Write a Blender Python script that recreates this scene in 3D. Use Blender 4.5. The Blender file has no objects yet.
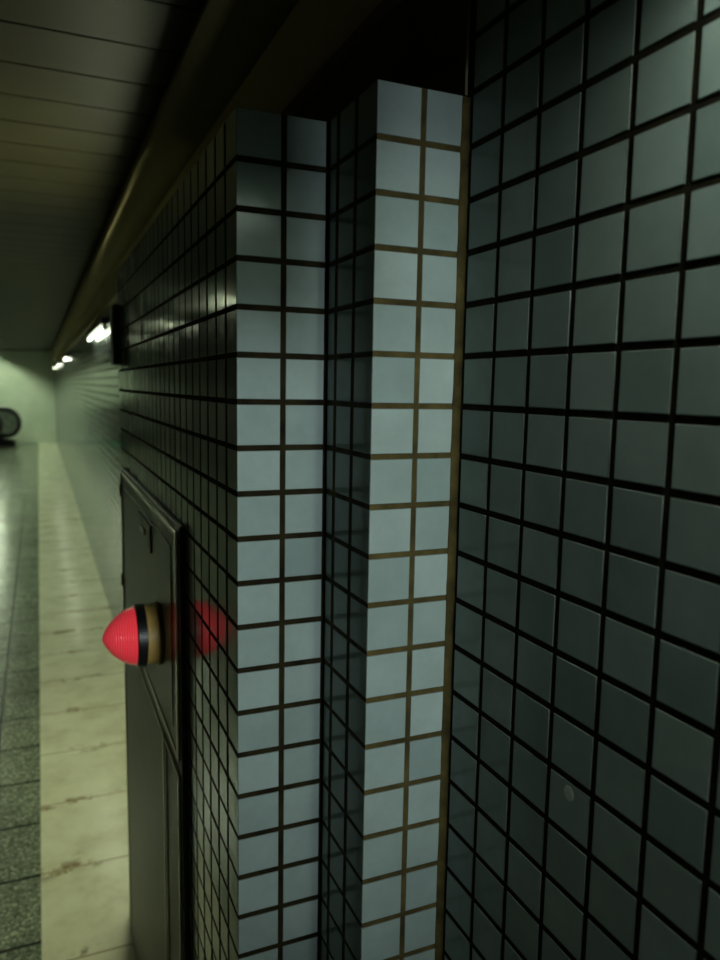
import bpy, math, random
from mathutils import Vector, Matrix
random.seed(7)
U = 0.05         # one tile pitch in metres
EYE = 1.5
sc = bpy.context.scene
sc.view_settings.view_transform = 'Standard'

def P(w, z, h):
    """w tiles to the right of the viewer line, z tiles along the corridor, h tiles above eye level"""
    return Vector((w*U, z*U, EYE + h*U))

# ------------------------------------------------------------ materials
def mat(name, col=(0.5,0.5,0.5), rough=0.5, metal=0.0, emis=None, estr=0.0, coat=0.0, spec=0.5):
    m = bpy.data.materials.new(name); m.use_nodes = True
    b = m.node_tree.nodes['Principled BSDF']
    b.inputs['Base Color'].default_value = (*col, 1)
    b.inputs['Roughness'].default_value = rough
    b.inputs['Metallic'].default_value = metal
    b.inputs['Specular IOR Level'].default_value = spec
    b.inputs['Coat Weight'].default_value = coat
    if emis:
        b.inputs['Emission Color'].default_value = (*emis, 1)
        b.inputs['Emission Strength'].default_value = estr
    return m, m.node_tree.nodes, m.node_tree.links, b

def ramp(N, stops):
    r = N.new('ShaderNodeValToRGB'); cr = r.color_ramp
    while len(cr.elements) < len(stops): cr.elements.new(0.5)
    for e, (p, c) in zip(cr.elements, stops):
        e.position = p; e.color = (*c, 1) if len(c) == 3 else c
    return r

def noise(N, L, scale, detail=4, rough=0.6, coord=None):
    n = N.new('ShaderNodeTexNoise'); n.inputs['Scale'].default_value = scale
    n.inputs['Detail'].default_value = detail; n.inputs['Roughness'].default_value = rough
    if coord: L.new(coord, n.inputs['Vector'])
    return n

def noisy(name, c1, c2, scale, rough=0.5, metal=0, bump=0.0, **k):
    m, N, L, b = mat(name, c1, rough, metal, **k)
    tc = N.new('ShaderNodeTexCoord')
    n = noise(N, L, scale, coord=tc.outputs['Object'])
    r = ramp(N, [(0.35, c1), (0.68, c2)])
    L.new(n.outputs['Fac'], r.inputs['Fac']); L.new(r.outputs['Color'], b.inputs['Base Color'])
    if bump:
        bm = N.new('ShaderNodeBump'); bm.inputs['Strength'].default_value = bump
        bm.inputs['Distance'].default_value = 0.001
        L.new(n.outputs['Fac'], bm.inputs['Height']); L.new(bm.outputs['Normal'], b.inputs['Normal'])
    return m

def tile_mat():
    m, N, L, b = mat('glazed_tile', (0.45,0.58,0.56), 0.2, spec=0.13)
    a = N.new('ShaderNodeAttribute'); a.attribute_name = 'shade'
    r = ramp(N, [(0.0, (0.205,0.268,0.258)), (1.0, (0.32,0.39,0.375))])
    L.new(a.outputs['Fac'], r.inputs['Fac'])
    tc = N.new('ShaderNodeTexCoord')
    n = noise(N, L, 18, 5, 0.65, tc.outputs['Object'])
    mr = N.new('ShaderNodeMapRange'); mr.inputs[1].default_value=0.3; mr.inputs[2].default_value=0.75
    mr.inputs[3].default_value=1.0; mr.inputs[4].default_value=0.80
    L.new(n.outputs['Fac'], mr.inputs[0])
    mx = N.new('ShaderNodeMix'); mx.data_type='RGBA'; mx.blend_type='MULTIPLY'; mx.inputs[0].default_value=1
    L.new(r.outputs['Color'], mx.inputs[6]); L.new(mr.outputs[0], mx.inputs[7])
    L.new(mx.outputs[2], b.inputs['Base Color'])
    mr2 = N.new('ShaderNodeMapRange'); mr2.inputs[3].default_value=0.08; mr2.inputs[4].default_value=0.16
    L.new(n.outputs['Fac'], mr2.inputs[0]); L.new(mr2.outputs[0], b.inputs['Roughness'])
    return m
M_TILE = tile_mat()
M_EDGE = noisy('tile_edge', (0.085,0.10,0.09), (0.13,0.15,0.135), 30, 0.45, spec=0.25)
M_GROUT = noisy('grout', (0.008,0.0065,0.0035), (0.024,0.019,0.008), 28, 0.95, bump=0.3, spec=0.1)
M_GROUT2 = noisy('olive_grout', (0.032,0.025,0.008), (0.085,0.064,0.020), 28, 0.9, bump=0.3, spec=0.2)
M_CAULK = noisy('olive_caulk', (0.030,0.023,0.007), (0.085,0.065,0.019), 35, 0.8, bump=0.2, spec=0.2)
M_DARK = noisy('dark_plaster', (0.02,0.018,0.012), (0.03,0.027,0.018), 5, 0.9)
M_BLACKP = noisy('dark_olive_shade', (0.10,0.088,0.052), (0.14,0.125,0.075), 5, 0.9, spec=0.1)
M_BEAM = noisy('olive_enamel', (0.50,0.41,0.22), (0.58,0.48,0.26), 3, 0.55)
M_CORN = noisy('cream_enamel', (0.24,0.205,0.115), (0.28,0.24,0.135), 3, 0.8, spec=0.08)
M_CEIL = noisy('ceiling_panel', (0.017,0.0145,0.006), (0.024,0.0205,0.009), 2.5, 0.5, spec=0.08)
M_SEAM = mat('ceiling_seam', (0.001,0.0009,0.0005), 0.9, spec=0.05)[0]
M_FRAME = noisy('steel_frame', (0.28,0.27,0.19), (0.38,0.36,0.25), 12, 0.28, metal=0.4)
M_STEEL = noisy('brushed_steel', (0.030,0.028,0.019), (0.05,0.047,0.031), 12, 0.38, metal=0.1, spec=0.2)
M_STEELD = noisy('dark_steel', (0.03,0.028,0.02), (0.05,0.045,0.03), 12, 0.4, metal=0.2, spec=0.3)
M_STEELM = noisy('lower_panel_steel', (0.016,0.015,0.010), (0.028,0.026,0.018), 12, 0.4, metal=0.0, spec=0.15)
M_BLACK = noisy('black_rubber', (0.008,0.008,0.008), (0.015,0.015,0.015), 10, 0.4)
M_BRASS = noisy('amber_brass', (0.55,0.36,0.09), (0.66,0.46,0.14), 36, 0.5)
M_WHITE = noisy('white_enamel', (0.6,0.62,0.55), (0.68,0.7,0.62), 4, 0.4)
M_CHROME = noisy('chrome', (0.45,0.47,0.45), (0.6,0.62,0.6), 4, 0.25, metal=0.9)
M_PALE = noisy('balustrade_panel', (0.10,0.12,0.10), (0.20,0.23,0.19), 4, 0.2)
M_ENDW = noisy('pale_teal_wall', (0.56,0.66,0.52), (0.68,0.76,0.62), 2, 0.5)
M_SPOT = noisy('pale_spot_tone', (0.38,0.42,0.40), (0.54,0.59,0.55), 160, 0.5)

def tube_mat(name, s, c=(0.75,1.0,0.72)):
    m, N, L, b = mat(name, (0.9,0.95,0.9), 0.5, emis=c, estr=s)
    return m
M_TUBE = tube_mat('fluorescent_tube', 125, (0.87,1.0,0.82))
M_TUBE2 = tube_mat('fluorescent_tube_green_white', 18, (0.92,1.0,0.76))
M_TUBE3 = tube_mat('fluorescent_tube_strong', 150, (0.92,1.0,0.64))
M_TUBE4 = tube_mat('fluorescent_tube_added', 210, (0.84,1.0,0.68))
M_LENS = tube_mat('fill_spotlight_lens', 4, (0.9,1.0,0.97))
M_GREEN = tube_mat('green_indicator', 3, (0.05,1.0,0.3))

def red_mat():
    m, N, L, b = mat('red_lens', (0.42,0.02,0.03), 0.3, coat=0.3)
    b.inputs['Emission Color'].default_value = (1.0, 0.065, 0.085, 1)
    lw = N.new('ShaderNodeLayerWeight'); lw.inputs['Blend'].default_value = 0.45
    mr = N.new('ShaderNodeMapRange'); mr.inputs[3].default_value = 0.60; mr.inputs[4].default_value = 0.06
    L.new(lw.outputs['Facing'], mr.inputs[0])
    L.new(mr.outputs[0], b.inputs['Emission Strength'])
    return m
M_RED = red_mat()

def floor_mat():
    m, N, L, b = mat('speckled_granite', (0.1,0.12,0.09), 0.22)
    tc = N.new('ShaderNodeTexCoord')
    v = N.new('ShaderNodeTexVoronoi'); v.inputs['Scale'].default_value = 140
    L.new(tc.outputs['Object'], v.inputs['Vector'])
    sp = N.new('ShaderNodeSeparateColor'); L.new(v.outputs['Color'], sp.inputs[0])
    r = ramp(N, [(0.0,(0.07,0.09,0.062)),(0.45,(0.16,0.19,0.135)),(0.8,(0.25,0.285,0.21)),(1.0,(0.46,0.50,0.39))])
    L.new(sp.outputs[0], r.inputs['Fac'])
    n = noise(N, L, 2.2, 5, 0.6, tc.outputs['Object'])
    r2 = ramp(N, [(0.3,(0.7,0.7,0.7)),(0.7,(1.15,1.15,1.1))]); L.new(n.outputs['Fac'], r2.inputs['Fac'])
    mx = N.new('ShaderNodeMix'); mx.data_type='RGBA'; mx.blend_type='MULTIPLY'; mx.inputs[0].default_value=1
    L.new(r.outputs['Color'], mx.inputs[6]); L.new(r2.outputs['Color'], mx.inputs[7])
    br = N.new('ShaderNodeTexBrick'); br.offset = 0; br.inputs['Scale'].default_value=1
    br.inputs['Brick Width'].default_value=0.3; br.inputs['Row Height'].default_value=0.3
    br.inputs['Mortar Size'].default_value=0.008; br.inputs['Mortar Smooth'].default_value=0.3
    mp = N.new('ShaderNodeMapping'); mp.inputs['Location'].default_value=(0.20,0.07,0)
    L.new(tc.outputs['Object'], mp.inputs['Vector']); L.new(mp.outputs[0], br.inputs['Vector'])
    mx2 = N.new('ShaderNodeMix'); mx2.data_type='RGBA'
    L.new(br.outputs['Fac'], mx2.inputs[0]); L.new(mx.outputs[2], mx2.inputs[6]); mx2.inputs[7].default_value=(0.02,0.025,0.016,1)
    L.new(mx2.outputs[2], b.inputs['Base Color'])
    return m
M_FLOOR = floor_mat()

def strip_mat():
    m, N, L, b = mat('cream_stone', (0.6,0.56,0.36), 0.19)
    tc = N.new('ShaderNodeTexCoord')
    n = noise(N, L, 5.0, 7, 0.65, tc.outputs['Object'])
    r = ramp(N, [(0.28,(0.54,0.52,0.36)),(0.5,(0.72,0.71,0.53)),(0.75,(0.83,0.83,0.66))])
    L.new(n.outputs['Fac'], r.inputs['Fac'])
    wob = noise(N, L, 11, 6, 0.75, tc.outputs['Object'])
    sub = N.new('ShaderNodeVectorMath'); sub.operation='SUBTRACT'; sub.inputs[1].default_value=(0.5,0.5,0.5)
    L.new(wob.outputs['Color'], sub.inputs[0])
    scl = N.new('ShaderNodeVectorMath'); scl.operation='SCALE'; scl.inputs['Scale'].default_value=0.10
    L.new(sub.outputs[0], scl.inputs[0])
    add = N.new('ShaderNodeVectorMath'); add.operation='ADD'
    L.new(tc.outputs['Object'], add.inputs[0]); L.new(scl.outputs[0], add.inputs[1])
    def brick(vec, mort, smooth, row=0.4):
        br = N.new('ShaderNodeTexBrick'); br.offset=0; br.inputs['Scale'].default_value=1
        br.inputs['Brick Width'].default_value=3.0; br.inputs['Row Height'].default_value=row
        br.inputs['Mortar Size'].default_value=mort; br.inputs['Mortar Smooth'].default_value=smooth
        mp = N.new('ShaderNodeMapping'); mp.inputs['Location'].default_value=(1.5,0.07,0)
        L.new(vec, mp.inputs['Vector']); L.new(mp.outputs[0], br.inputs['Vector']); return br
    b1 = brick(tc.outputs['Object'], 0.004, 0.2)
    b2 = brick(add.outputs[0], 0.045, 0.9, 0.4)
    big = noise(N, L, 4.6, 5, 0.75, tc.outputs['Object'])
    gate = ramp(N, [(0.52,(0,0,0)),(0.58,(0.9,0.9,0.9))]); L.new(big.outputs['Fac'], gate.inputs['Fac'])
    ml = N.new('ShaderNodeMath'); ml.operation='MULTIPLY'
    L.new(b2.outputs['Fac'], ml.inputs[0]); L.new(gate.outputs['Color'], ml.inputs[1])
    st = noise(N, L, 6.5, 6, 0.75, add.outputs[0])
    cr = ramp(N, [(0.64,(0,0,0)),(0.72,(0.5,0.5,0.5))]); L.new(st.outputs['Fac'], cr.inputs['Fac'])
    m4 = N.new('ShaderNodeMath'); m4.operation='MAXIMUM'; L.new(cr.outputs['Color'], m4.inputs[0]); L.new(ml.outputs[0], m4.inputs[1])
    mx0 = N.new('ShaderNodeMix'); mx0.data_type='RGBA'; mx0.inputs[7].default_value=(0.21,0.135,0.05,1)
    L.new(m4.outputs[0], mx0.inputs[0]); L.new(r.outputs['Color'], mx0.inputs[6])
    mx1 = N.new('ShaderNodeMix'); mx1.data_type='RGBA'; mx1.inputs[7].default_value=(0.40,0.34,0.20,1)
    L.new(b1.outputs['Fac'], mx1.inputs[0]); L.new(mx0.outputs[2], mx1.inputs[6])
    L.new(mx1.outputs[2], b.inputs['Base Color'])
    return m
M_STRIP = strip_mat()

# ------------------------------------------------------------ mesh builder
T_DEP = 0.0007
class MB:
    def __init__(s): s.v=[]; s.f=[]; s.mi=[]; s.sh=[]; s.mats=[]
    def m(s, mt):
        if mt not in s.mats: s.mats.append(mt)
        return s.mats.index(mt)
    def face(s, idx, mi, sh=0.5): s.f.append(idx); s.mi.append(mi); s.sh.append(sh)
    def box(s, a, b, mt):
        a=Vector(a); b=Vector(b)
        lo=[min(a[i],b[i]) for i in range(3)]; hi=[max(a[i],b[i]) for i in range(3)]
        k=len(s.v); mi=s.m(mt)
        for x in (lo[0],hi[0]):
            for y in (lo[1],hi[1]):
                for z in (lo[2],hi[2]): s.v.append((x,y,z))
        for q in ((0,1,3,2),(4,6,7,5),(0,4,5,1),(2,3,7,6),(0,2,6,4),(1,5,7,3)):
            s.face([k+i for i in q], mi)
    def tiles(s, o, u, n, ul, vl, gap=0.0052, gapu=None, edge0=False, edge1=False, topedge=False, simple=False):
        """o = point on outer tile surface ; ul = joints along u (m); vl = joints in world z"""
        u=Vector(u); n=Vector(n); up=Vector((0,0,1)); mi=s.m(M_TILE); me_=s.m(M_EDGE)
        flip = u.cross(up).dot(n) < 0
        g=gap/2; gu=(gapu or gap)/2; t=T_DEP; o=Vector(o); c=0.0007
        rings=((0,-t,0),(0,-0.0004,0),(c*0.4,-0.00012,1),(c,0,1))
        if simple: rings=((0,-t,0),(0,0,1))
        for i in range(len(ul)-1):
            for j in range(len(vl)-1):
                a0=ul[i]+(0 if (edge0 and i==0) else gu); a1=ul[i+1]-(0 if (edge1 and i==len(ul)-2) else gu)
                b0=vl[j]+g; b1=vl[j+1]-(0 if (topedge and j==len(vl)-2) else g)
                if a1-a0<0.003 or b1-b0<0.003: continue
                k=len(s.v)
                sh=min(1,max(0,random.gauss(0.6,0.24)))
                tu=random.gauss(0,0.00008); tv=random.gauss(0,0.00008); dz=random.gauss(0,0.00004)
                for (ins,dep,top) in rings:
                    for (x,y,su,sv) in ((a0+ins,b0+ins,-1,-1),(a1-ins,b0+ins,1,-1),(a1-ins,b1-ins,1,1),(a0+ins,b1-ins,-1,1)):
                        d=dep+(dz+su*tu+sv*tv if top else 0)
                        p=o+u*x+n*d; p.z=y
                        s.v.append(tuple(p))
                nr=len(rings)-1
                for r in range(nr):
                    for e in range(4):
                        q=[k+4*r+e, k+4*r+(e+1)%4, k+4*(r+1)+(e+1)%4, k+4*(r+1)+e]
                        s.face(q[::-1] if flip else q, me_, sh)
                q=[k+4*nr+i2 for i2 in range(4)]
                s.face(q[::-1] if flip else q, mi, sh)
    def rev(s, prof, origin, axis, mt, seg=48):
        axis=Vector(axis).normalized(); a=axis.orthogonal().normalized(); b=axis.cross(a)
        k=len(s.v); mi=s.m(mt); o=Vector(origin)
        for (d,r) in prof:
            for i in range(seg):
                an=2*math.pi*i/seg
                s.v.append(tuple(o+axis*d+(a*math.cos(an)+b*math.sin(an))*max(r,1e-5)))
        for j in range(len(prof)-1):
            for i in range(seg):
                s.face([k+j*seg+i,k+j*seg+(i+1)%seg,k+(j+1)*seg+(i+1)%seg,k+(j+1)*seg+i],mi)
        s.face([k+i for i in range(seg)][::-1],mi)
        s.face([k+(len(prof)-1)*seg+i for i in range(seg)],mi)
    def prism(s, prof, y0, y1, mt):
        k=len(s.v); n=len(prof); mi=s.m(mt)
        for y in (y0,y1):
            for (x,z) in prof: s.v.append((x,y,z))
        for i in range(n):
            s.face([k+i,k+(i+1)%n,k+n+(i+1)%n,k+n+i],mi)
        s.face([k+i for i in range(n)][::-1],mi); s.face([k+n+i for i in range(n)],mi)
    def obj(s, name, parent=None, label=None, category=None, kind=None, smooth=False, bevel=0):
        me=bpy.data.meshes.new(name); me.from_pydata(s.v,[],s.f)
        for m_ in s.mats: me.materials.append(m_)
        me.polygons.foreach_set('material_index', s.mi)
        at=me.attributes.new('shade','FLOAT','FACE'); at.data.foreach_set('value', s.sh)
        if smooth: me.polygons.foreach_set('use_smooth',[True]*len(me.polygons))
        me.update()
        ob=bpy.data.objects.new(name,me); sc.collection.objects.link(ob)
        if parent: ob.parent=parent
        if label: ob['label']=label
        if category: ob['category']=category
        if kind: ob['kind']=kind
        if bevel:
            bv=ob.modifiers.new('bevel','BEVEL'); bv.width=bevel; bv.segments=3; bv.limit_method='ANGLE'; bv.angle_limit=0.6
        return ob

def empty(name, loc, label, category):
    e=bpy.data.objects.new(name,None); sc.collection.objects.link(e); e.location=loc; e.empty_display_size=0.1
    e['label']=label; e['category']=category
    return e

def rows(top_h, z_low=0.0):
    out=[]; z=EYE+top_h*U
    while z>z_low+0.003: out.append(z); z-=U
    out.append(z_low); return out[::-1]

ST='structure'
W1,W2,W3 = 3.90,5.94,7.85       # faces parallel to the corridor
Z2,Z1 = 13.33,15.83             # faces across it
ZE = 41.3; ZEND=405; ZB=-60
TOP = 5.65; TW=8.65; HC=15.0
t=T_DEP; WX=W3*U+0.1
ztop=EYE+TOP*U

b=MB(); b.box((W3*U+t,ZB*U,0),(WX,ZEND*U,EYE+TW*U),M_GROUT)
b.tiles((W3*U,0,0),(0,1,0),(-1,0,0), sorted([(13.15-1.10*i)*U for i in range(0,42)]), rows(TW), gap=0.0060)
b.tiles((W3*U,0,0),(0,1,0),(-1,0,0), [(ZE+i)*U for i in range(0,110)], rows(TW), gapu=0.008, gap=0.006)
b.tiles((W3*U,0,0),(0,1,0),(-1,0,0), [(ZE+109+i)*U for i in range(0,254)], rows(TW), simple=True, gapu=0.008, gap=0.006)
b.obj('wall_right',kind=ST,label='pale blue-green square tiled wall running down the corridor',category='wall')
b=MB(); b.box((W2*U+t,Z2*U+t,0),(W3*U+0.0005,Z1*U+0.02,ztop),M_GROUT2)
b.tiles((W2*U,Z2*U,0),(1,0,0),(0,-1,0),[0,0.98*U,1.87*U],rows(TOP),edge0=True,topedge=True)
b.tiles((W2*U,Z2*U,0),(0,1,0),(-1,0,0),[0,0.98*U,1.96*U,2.5*U],rows(TOP),edge0=True,topedge=True,gapu=0.008)
b.obj('wall_pilaster',kind=ST,label='narrow pale tiled pilaster two tiles wide',category='wall')
b=MB(); b.box((W1*U+t,Z1*U+t,0),(W3*U+0.0005,ZE*U,ztop),M_GROUT)
b.tiles((W1*U,Z1*U,0),(1,0,0),(0,-1,0),[0,1.03*U,2.04*U],rows(TOP),edge0=True,topedge=True,gap=0.0058)
b.tiles((W1*U,Z1*U,0),(0,1,0),(-1,0,0),[i*U for i in range(25)]+[(ZE-Z1)*U],rows(TOP),edge0=True,edge1=True,topedge=True,gapu=0.0088,gap=0.0062)
b.obj('wall_pillar',kind=ST,label='projecting tiled wall block beside the corridor',category='wall')
b=MB(); b.box((7.80*U,Z2*U,ztop+0.001),(W3*U+0.0006,ZE*U,EYE+TW*U),M_BLACKP)  # dark sheet colours in the shade on the wall above the blocks
b.obj('wall_upper_shade',kind=ST,label='dark olive panel standing in for shade above the tiled blocks',category='wall')
b=MB(); mi=b.m(M_CAULK); z=0.0; k=0
while z<ztop:
    wd=0.0056+random.uniform(-0.0005,0.0005); dp=0.003
    b.v += [(W3*U-wd,Z2*U+0.0003,z),(W3*U-wd*0.6,Z2*U-dp*0.7,z),(W3*U-0.0012,Z2*U-dp,z),(W3*U+0.0005,Z2*U-dp-0.005,z)]
    if k:
        for j in range(3): b.face([4*(k-1)+j,4*(k-1)+j+1,4*k+j+1,4*k+j],mi)
    k+=1; z+=random.uniform(0.01,0.02)
b.obj('trim_1',kind=ST,label='dirty olive-brown caulk strip in the tiled corner',category='trim',smooth=True)

b=MB(); b.prism([(WX,EYE+TW*U),(WX,EYE+15.6*U),((W3-0.2)*U,EYE+15.6*U),((W3-0.2)*U,EYE+(TW+0.9)*U),((W3-0.3)*U,EYE+(TW+0.3)*U),((W3-0.45)*U,EYE+TW*U)],ZB*U,ZEND*U,M_BEAM)
b.obj('trim_2',kind=ST,label='plain olive enamel band above the tiles',category='trim')
b=MB(); b.rev([(0,1.6*U),((ZEND-ZB)*U,1.6*U)],P(7.5,ZB,13.2),(0,1,0),M_CORN,48)
b.obj('trim_4',kind=ST,label='cream rounded pipe-like cornice along the ceiling edge',category='trim',smooth=True)

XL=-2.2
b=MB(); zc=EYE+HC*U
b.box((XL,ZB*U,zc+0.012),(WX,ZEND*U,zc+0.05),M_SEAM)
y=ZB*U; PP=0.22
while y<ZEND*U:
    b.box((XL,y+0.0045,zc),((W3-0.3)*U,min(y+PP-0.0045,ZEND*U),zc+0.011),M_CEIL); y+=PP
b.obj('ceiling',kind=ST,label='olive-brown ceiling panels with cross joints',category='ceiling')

b=MB(); b.box((XL,ZB*U,-0.1),(WX,ZEND*U,0),M_FLOOR)
b.obj('floor',kind=ST,label='speckled grey-green granite floor tiles',category='floor')
b=MB(); b.box((-0.8*U,ZB*U,0),(W3*U,ZEND*U,0.0015),M_STRIP)
b.obj('trim_3',kind=ST,label='worn cream stone floor border with stained joints',category='floor border')
b=MB(); b.box((XL-0.1,ZB*U,0),(XL,ZEND*U,zc+0.05),M_DARK); b.obj('wall_left',kind=ST,label='plain dark opposite corridor wall',category='wall')
b=MB(); b.box((XL-0.1,ZEND*U,0),(WX,ZEND*U+0.1,zc+0.05),M_ENDW); b.obj('wall_back',kind=ST,label='pale teal wall at the corridor end',category='wall')

# ------------------------------------------------------------ fluorescent fittings
def fitting(w,z0,z1,h,tubem,label,r=0.013,skirt=False,cap=False):
    e=empty('fluorescent_light',P(w,(z0+z1)/2,h),label,'light')
    def add(bld,name,**k):
        ob=bld.obj(name,parent=e,**k); ob.matrix_parent_inverse=Matrix.Translation(-e.location); return ob
    x=w*U; zz=EYE+h*U
    q=MB(); q.prism([(x-0.018,zz+0.03),(x+0.03,zz+0.03),(x+0.03,zz),(x+0.012,zz-0.008),(x-0.012,zz-0.008),(x-0.018,zz)],z0*U,z1*U,M_STEELM)
    add(q,'housing')
    q=MB(); q.rev([(0.02,r),((z1-z0)*U-0.02,r)],(x,z0*U,zz-0.026),(0,1,0),tubem,20); add(q,'tube',smooth=True)
    for yy in (z0*U,z1*U-0.02):
        q=MB(); q.box((x-0.012,yy,zz-0.040),(x+0.012,yy+0.02,zz-0.008),M_WHITE); add(q,'socket')
    if skirt:
        q=MB()
        for s_ in (-1,1): q.box((x+s_*0.075,z0*U,zz-0.075),(x+s_*0.07,z1*U,zz+0.03),M_STEELD)
        for yy in (z0*U-0.006,z1*U+0.001): q.box((x-0.075,yy,zz-0.075),(x+0.075,yy+0.005,zz+0.03),M_STEELD)
        add(q,'reflector_shade')
    if cap:
        q=MB(); q.box((x-0.11,z1*U+0.001,zz-0.100),(x+0.040,z1*U+0.004,zz+0.03),M_BLACK); add(q,'added_baffle')  # added plate that keeps tube light off the pillar fronts
    return e
LW='lit fluorescent strip light at the top of the tiled wall'
fs=[fitting(W3-0.6,43.5,67.5,7.5,M_TUBE3,LW,0.013)]
fs.append(fitting(W3-0.6,92,120,6.9,M_TUBE2,LW,0.006))
for z in (210,290,360): fs.append(fitting(W3-0.6,z,z+24,6.9,M_TUBE2,LW,0.006))
fs.append(fitting(W3-0.85,-2,6.8,8.0,M_TUBE,LW,0.010,cap=True))
for f_ in fs: f_['group']='fluorescent strip lights along the corridor wall'
cs=[fitting(-20,z,z+24,14.3,M_TUBE4,'added unseen shaded fluorescent tube on the olive ceiling',0.013,True) for z in (110,165,220,275,330,370)]  # extra tubes out of view, added to brighten the far floor and end
for f_ in cs: f_['group']='added ceiling fluorescent tubes out of view'

# added unseen sign behind the viewpoint that shades the pillar top
e=empty('shade_blocker',P(-3,-9.5,9.5),'added unseen dark hanging sign panel','blocker')
def add(q,n):
    o=q.obj(n,parent=e); o.matrix_parent_inverse=Matrix.Translation(-e.location)
q=MB(); q.box(P(-12,-10,2.4),P(6.25,-9,9.5),M_STEELD); add(q,'casing')
for w_ in (-11.4,5.0):
    q=MB(); q.rev([(0,0.008),(5.5*U,0.008)],P(w_,-9.5,9.5),(0,0,1),M_STEEL,12); add(q,'hanger')

# ceiling-hung spotlight added behind the viewpoint to light the projecting pillars
SP=P(6.9,-40,4.0); AIM=P(5.9,15,-3.2); dr=(AIM-SP).normalized()
e=empty('fill_spotlight',SP,'added unseen ceiling-hung spotlight aimed down the corridor','fill_spotlight')
q=MB(); q.rev([(-0.16,0.03),(-0.15,0.045),(-0.03,0.045),(0.0,0.045),(0.004,0.045),(0.0,0.04),(-0.02,0.04)],SP,dr,M_BLACK,32); add(q,'lamp_can')
q=MB(); q.rev([(-0.02,0.039),(-0.018,0.039)],SP,dr,M_LENS,32); add(q,'lamp_lens')
q=MB(); q.rev([(0,0.008),(0.49,0.008)],SP+Vector((0,-0.09,0.05)),(0,0,1),M_STEEL,12); add(q,'hanger')
li=bpy.data.lights.new('spot','SPOT'); li.energy=135; li.spot_size=math.radians(26); li.spot_blend=1.0; li.shadow_soft_size=0.07; li.color=(0.87,0.98,0.98)
lo=bpy.data.objects.new('light_source',li); sc.collection.objects.link(lo)
lo.location=SP+dr*0.02; lo.rotation_euler=dr.to_track_quat('-Z','Y').to_euler()
lo.parent=e; lo.matrix_parent_inverse=Matrix.Translation(-e.location)

# ------------------------------------------------------------ cabinet
cab=empty('hydrant_cabinet',P(3.82,28.3,-30),'dark steel hydrant cabinet with red lamp, set in tiled wall block','cabinet')
def part(bld,name,**k):
    ob=bld.obj(name,parent=cab,**k); ob.matrix_parent_inverse=Matrix.Translation(-cab.location); return ob
CZ0,CZ1=22.2,39.2; CT=-4.2
q=MB(); q.box(P(3.89,CZ0,CT),P(3.72,CZ1,-29.9),M_STEELD); part(q,'cabinet_body',bevel=0.002)
def door(h0,h1,name,z0,z1,fr=0.42,inset=True,mf=M_FRAME,mp=M_STEEL):
    q=MB(); f0=3.72; f1=3.64
    q.box(P(f0,z0,h0),P(f1,z0+fr,h1),mf); q.box(P(f0,z1-fr,h0),P(f1,z1,h1),mf)
    q.box(P(f0,z0+fr,h0),P(f1,z1-fr,h0-fr*0.5),mf); q.box(P(f0,z0+fr,h1+fr*0.5),P(f1,z1-fr,h1),mf)
    q.box(P(f0,z0+fr,h0-fr*0.5),P(3.69,z1-fr,h1+fr*0.5),mp)
    if inset:
        g=0.8
        q.box(P(3.69,z0+fr+g,h0-fr*0.5-0.5),P(3.665,z1-fr-g,h1+fr*0.5+0.5),mp)
    return part(q,name,bevel=0.001)
d1=door(CT-0.2,-11.7,'door',CZ0+0.3,CZ1-0.3,0.30)
d2=door(-12.2,-29.5,'door',CZ0+0.3,25.3,0.15,False,M_FRAME,M_STEELM)
d3=door(-12.2,-29.5,'door',25.6,CZ1-0.3,0.15,False,M_FRAME,M_STEELM)
def sub(bld,name,par,**k):
    ob=bld.obj(name,parent=par,**k); ob.matrix_parent_inverse=Matrix.Identity(4); return ob
q=MB(); q.box(P(3.665,27.9,-5.2),P(3.61,31.6,-6.2),M_STEELD); q.box(P(3.61,28.2,-5.35),P(3.60,31.3,-6.05),M_BLACK)
q.box(P(3.60,29.2,-5.55),P(3.54,30.4,-5.75),M_FRAME); sub(q,'latch',d1,label='small recessed dark latch')
for hz in (-5.6,-10.2):
    q=MB(); q.rev([(0,0.0035),(0.03,0.0035)],P(3.63,CZ1-0.3,hz),(0,0,1),M_STEELD,16); sub(q,'hinge',d1)
LZ,LH=26.3,-8.75
q=MB(); q.rev([(0,0.053),(0.002,0.055),(0.006,0.055),(0.007,0.052),(0.024,0.051),(0.026,0.049)],P(3.665,LZ,LH),(-1,0,0),M_BRASS,64)
lamp=part(q,'alarm_lamp',label='amber metal base of the red alarm lamp')
q=MB(); q.rev([(0.025,0.050),(0.026,0.055),(0.040,0.055),(0.042,0.052)],P(3.665,LZ,LH),(-1,0,0),M_BLACK,64); sub(q,'collar',lamp,label='black collar ring')
prof=[]
for i in range(145):
    s_=i/144; d=0.041+0.055*s_; r=0.0495*(1-s_**1.8)**0.70
    if i<140: r*=1+0.030*math.sin(i*math.pi/5)*(1-s_)**0.5
    prof.append((d,r))
q=MB(); q.rev(prof,P(3.665,LZ,LH),(-1,0,0),M_RED,64); sub(q,'lens',lamp,label='glowing ribbed red dome lens',smooth=True)

sp=empty('wall_speaker',P(3.6,40.2,0.7),'small dark box speaker on the tiled wall edge','speaker')
q=MB(); q.box(P(3.89,39.6,0.9),P(3.50,41.1,3.9),M_STEELD); o=q.obj('speaker_case',parent=sp,bevel=0.004); o.matrix_parent_inverse=Matrix.Translation(-sp.location)
q=MB()
for i in range(9): q.box(P(3.50,39.8,1.15+i*0.3),P(3.49,40.9,1.25+i*0.3),M_BLACK)
o=q.obj('speaker_grille',parent=sp); o.matrix_parent_inverse=Matrix.Translation(-sp.location)

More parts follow.
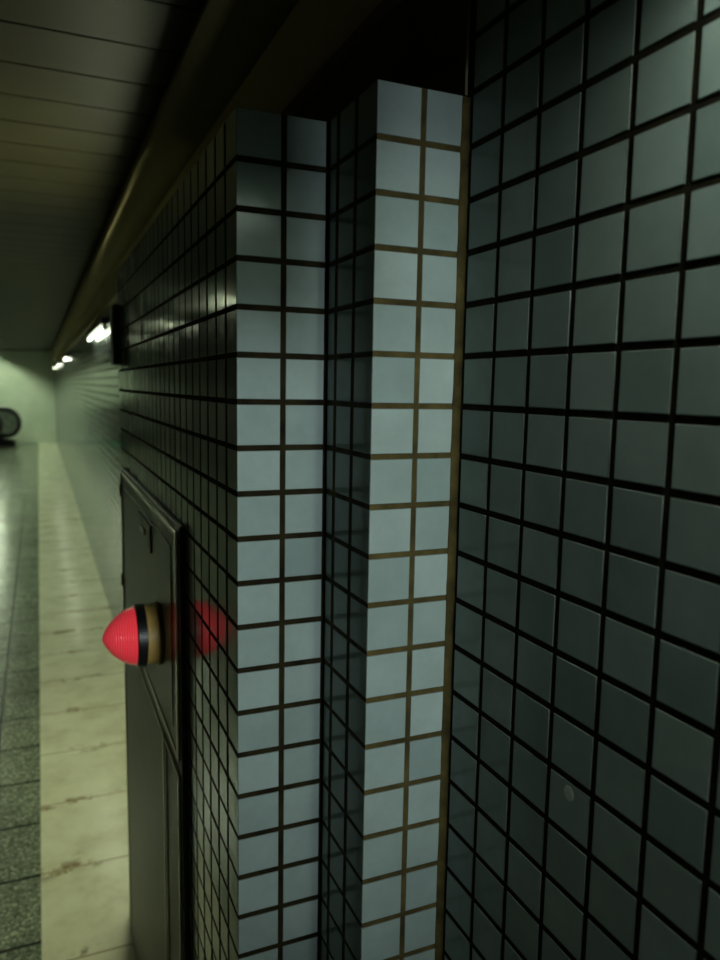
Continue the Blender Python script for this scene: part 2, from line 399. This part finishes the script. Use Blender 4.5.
q=MB(); q.rev([(0,0.0062),(0.00008,0.006)],(W3*U-0.00005,9.30*U,EYE-6.60*U),(-1,0,0),M_SPOT,28)  # flat pale disc lying on one tile
q.obj('pale_round_spot',label='small round pale paint spot on a tile',category='paint spot')

# ------------------------------------------------------------ escalator at the far end, turned across the corridor
es=empty('escalator',(-1.05,18.4,0),'escalator entrance with black handrail loops and steel balustrades','escalator')
def esp(bld,name,**k): return bld.obj(name,parent=es,**k)
def pathpts(x):
    R=0.36; zc_=0.66
    pts=[(x,0.75,zc_-R-0.02),(x,0.4,zc_-R)]
    for i in range(15):
        a=-math.pi/2-math.pi*i/14
        pts.append((x,R*math.cos(a),zc_+R*math.sin(a)))
    pts.append((x,0.4,zc_+R)); pts.append((x,1.2,zc_+R+0.4)); return pts
for x in (0.0,0.85):
    pts=pathpts(x); q=MB(); seg=12; q.m(M_BLACK); mi=0
    for i,p in enumerate(pts):
        p=Vector(p); a=Vector(pts[max(i-1,0)]); c=Vector(pts[min(i+1,len(pts)-1)]); tg=(c-a).normalized()
        s1=Vector((1,0,0)); s2=tg.cross(s1)
        for j in range(seg):
            an=2*math.pi*j/seg; q.v.append(tuple(p+s1*0.06*math.cos(an)+s2*0.06*math.sin(an)))
    for i in range(len(pts)-1):
        for j in range(seg): q.face([i*seg+j,i*seg+(j+1)%seg,(i+1)*seg+(j+1)%seg,(i+1)*seg+j],mi)
    esp(q,'handrail',smooth=True)
    q=MB(); mi=q.m(M_PALE)
    poly=[(p[1],p[2]) for p in pts]+[(1.2,0.5),(0.75,0.2)]
    n=len(poly)
    for xx in (x-0.012,x+0.012):
        for (yy,zz) in poly: q.v.append((xx,yy,zz))
    q.face(list(range(n)),mi); q.face([n+i for i in range(n)][::-1],mi)
    for i in range(n): q.face([i,(i+1)%n,n+(i+1)%n,n+i],mi)
    esp(q,'balustrade')
    q=MB(); k=0
    poly=[(-0.2,0),(1.2,0),(1.2,0.6),(0.75,0.3),(-0.2,0.2)]; mi=q.m(M_BLACK); n=5
    for xx in (x-0.07,x+0.07):
        for (yy,zz) in poly: q.v.append((xx,yy,zz))
    q.face(list(range(n)),mi); q.face([n+i for i in range(n)][::-1],mi)
    for i in range(n): q.face([i,(i+1)%n,n+(i+1)%n,n+i],mi)
    esp(q,'skirt')
q=MB(); q.box((0.08,-0.4,0),(0.77,0.4,0.02),M_STEEL)
for i in range(4): q.box((0.08,0.4+0.2*i,0),(0.77,0.6+0.2*i,0.04+0.12*i),M_STEELD)
esp(q,'steps')
q=MB(); q.rev([(0,0.035),(0.01,0.033)],(0.0,-0.2,0.1),(0,-1,0),M_GREEN,20); esp(q,'indicator_light',label='small green indicator light')
es.rotation_euler=(0,0,math.radians(60)); es.scale=(0.85,0.85,0.85)

# ------------------------------------------------------------ camera
ALPHA,PITCH,ROLL,F=23.25,7.05,1.0,748.0
cam=bpy.data.cameras.new('camera'); co=bpy.data.objects.new('camera',cam); sc.collection.objects.link(co)
cam.sensor_fit='VERTICAL'; cam.sensor_height=36; cam.lens=F/960*36
R=Matrix.Rotation(-math.radians(ALPHA),4,'Z')@Matrix.Rotation(math.radians(90-PITCH),4,'X')@Matrix.Rotation(math.radians(ROLL),4,'Z')
co.matrix_world=Matrix.Translation((0,0,EYE))@R
cam.dof.use_dof=True; cam.dof.focus_distance=0.80; cam.dof.aperture_fstop=5.5
cam.clip_start=0.01
sc.camera=co

w=bpy.data.worlds.new('world'); sc.world=w; w.use_nodes=True
w.node_tree.nodes['Background'].inputs[0].default_value=(0.4,0.5,0.35,1); w.node_tree.nodes['Background'].inputs[1].default_value=0.005
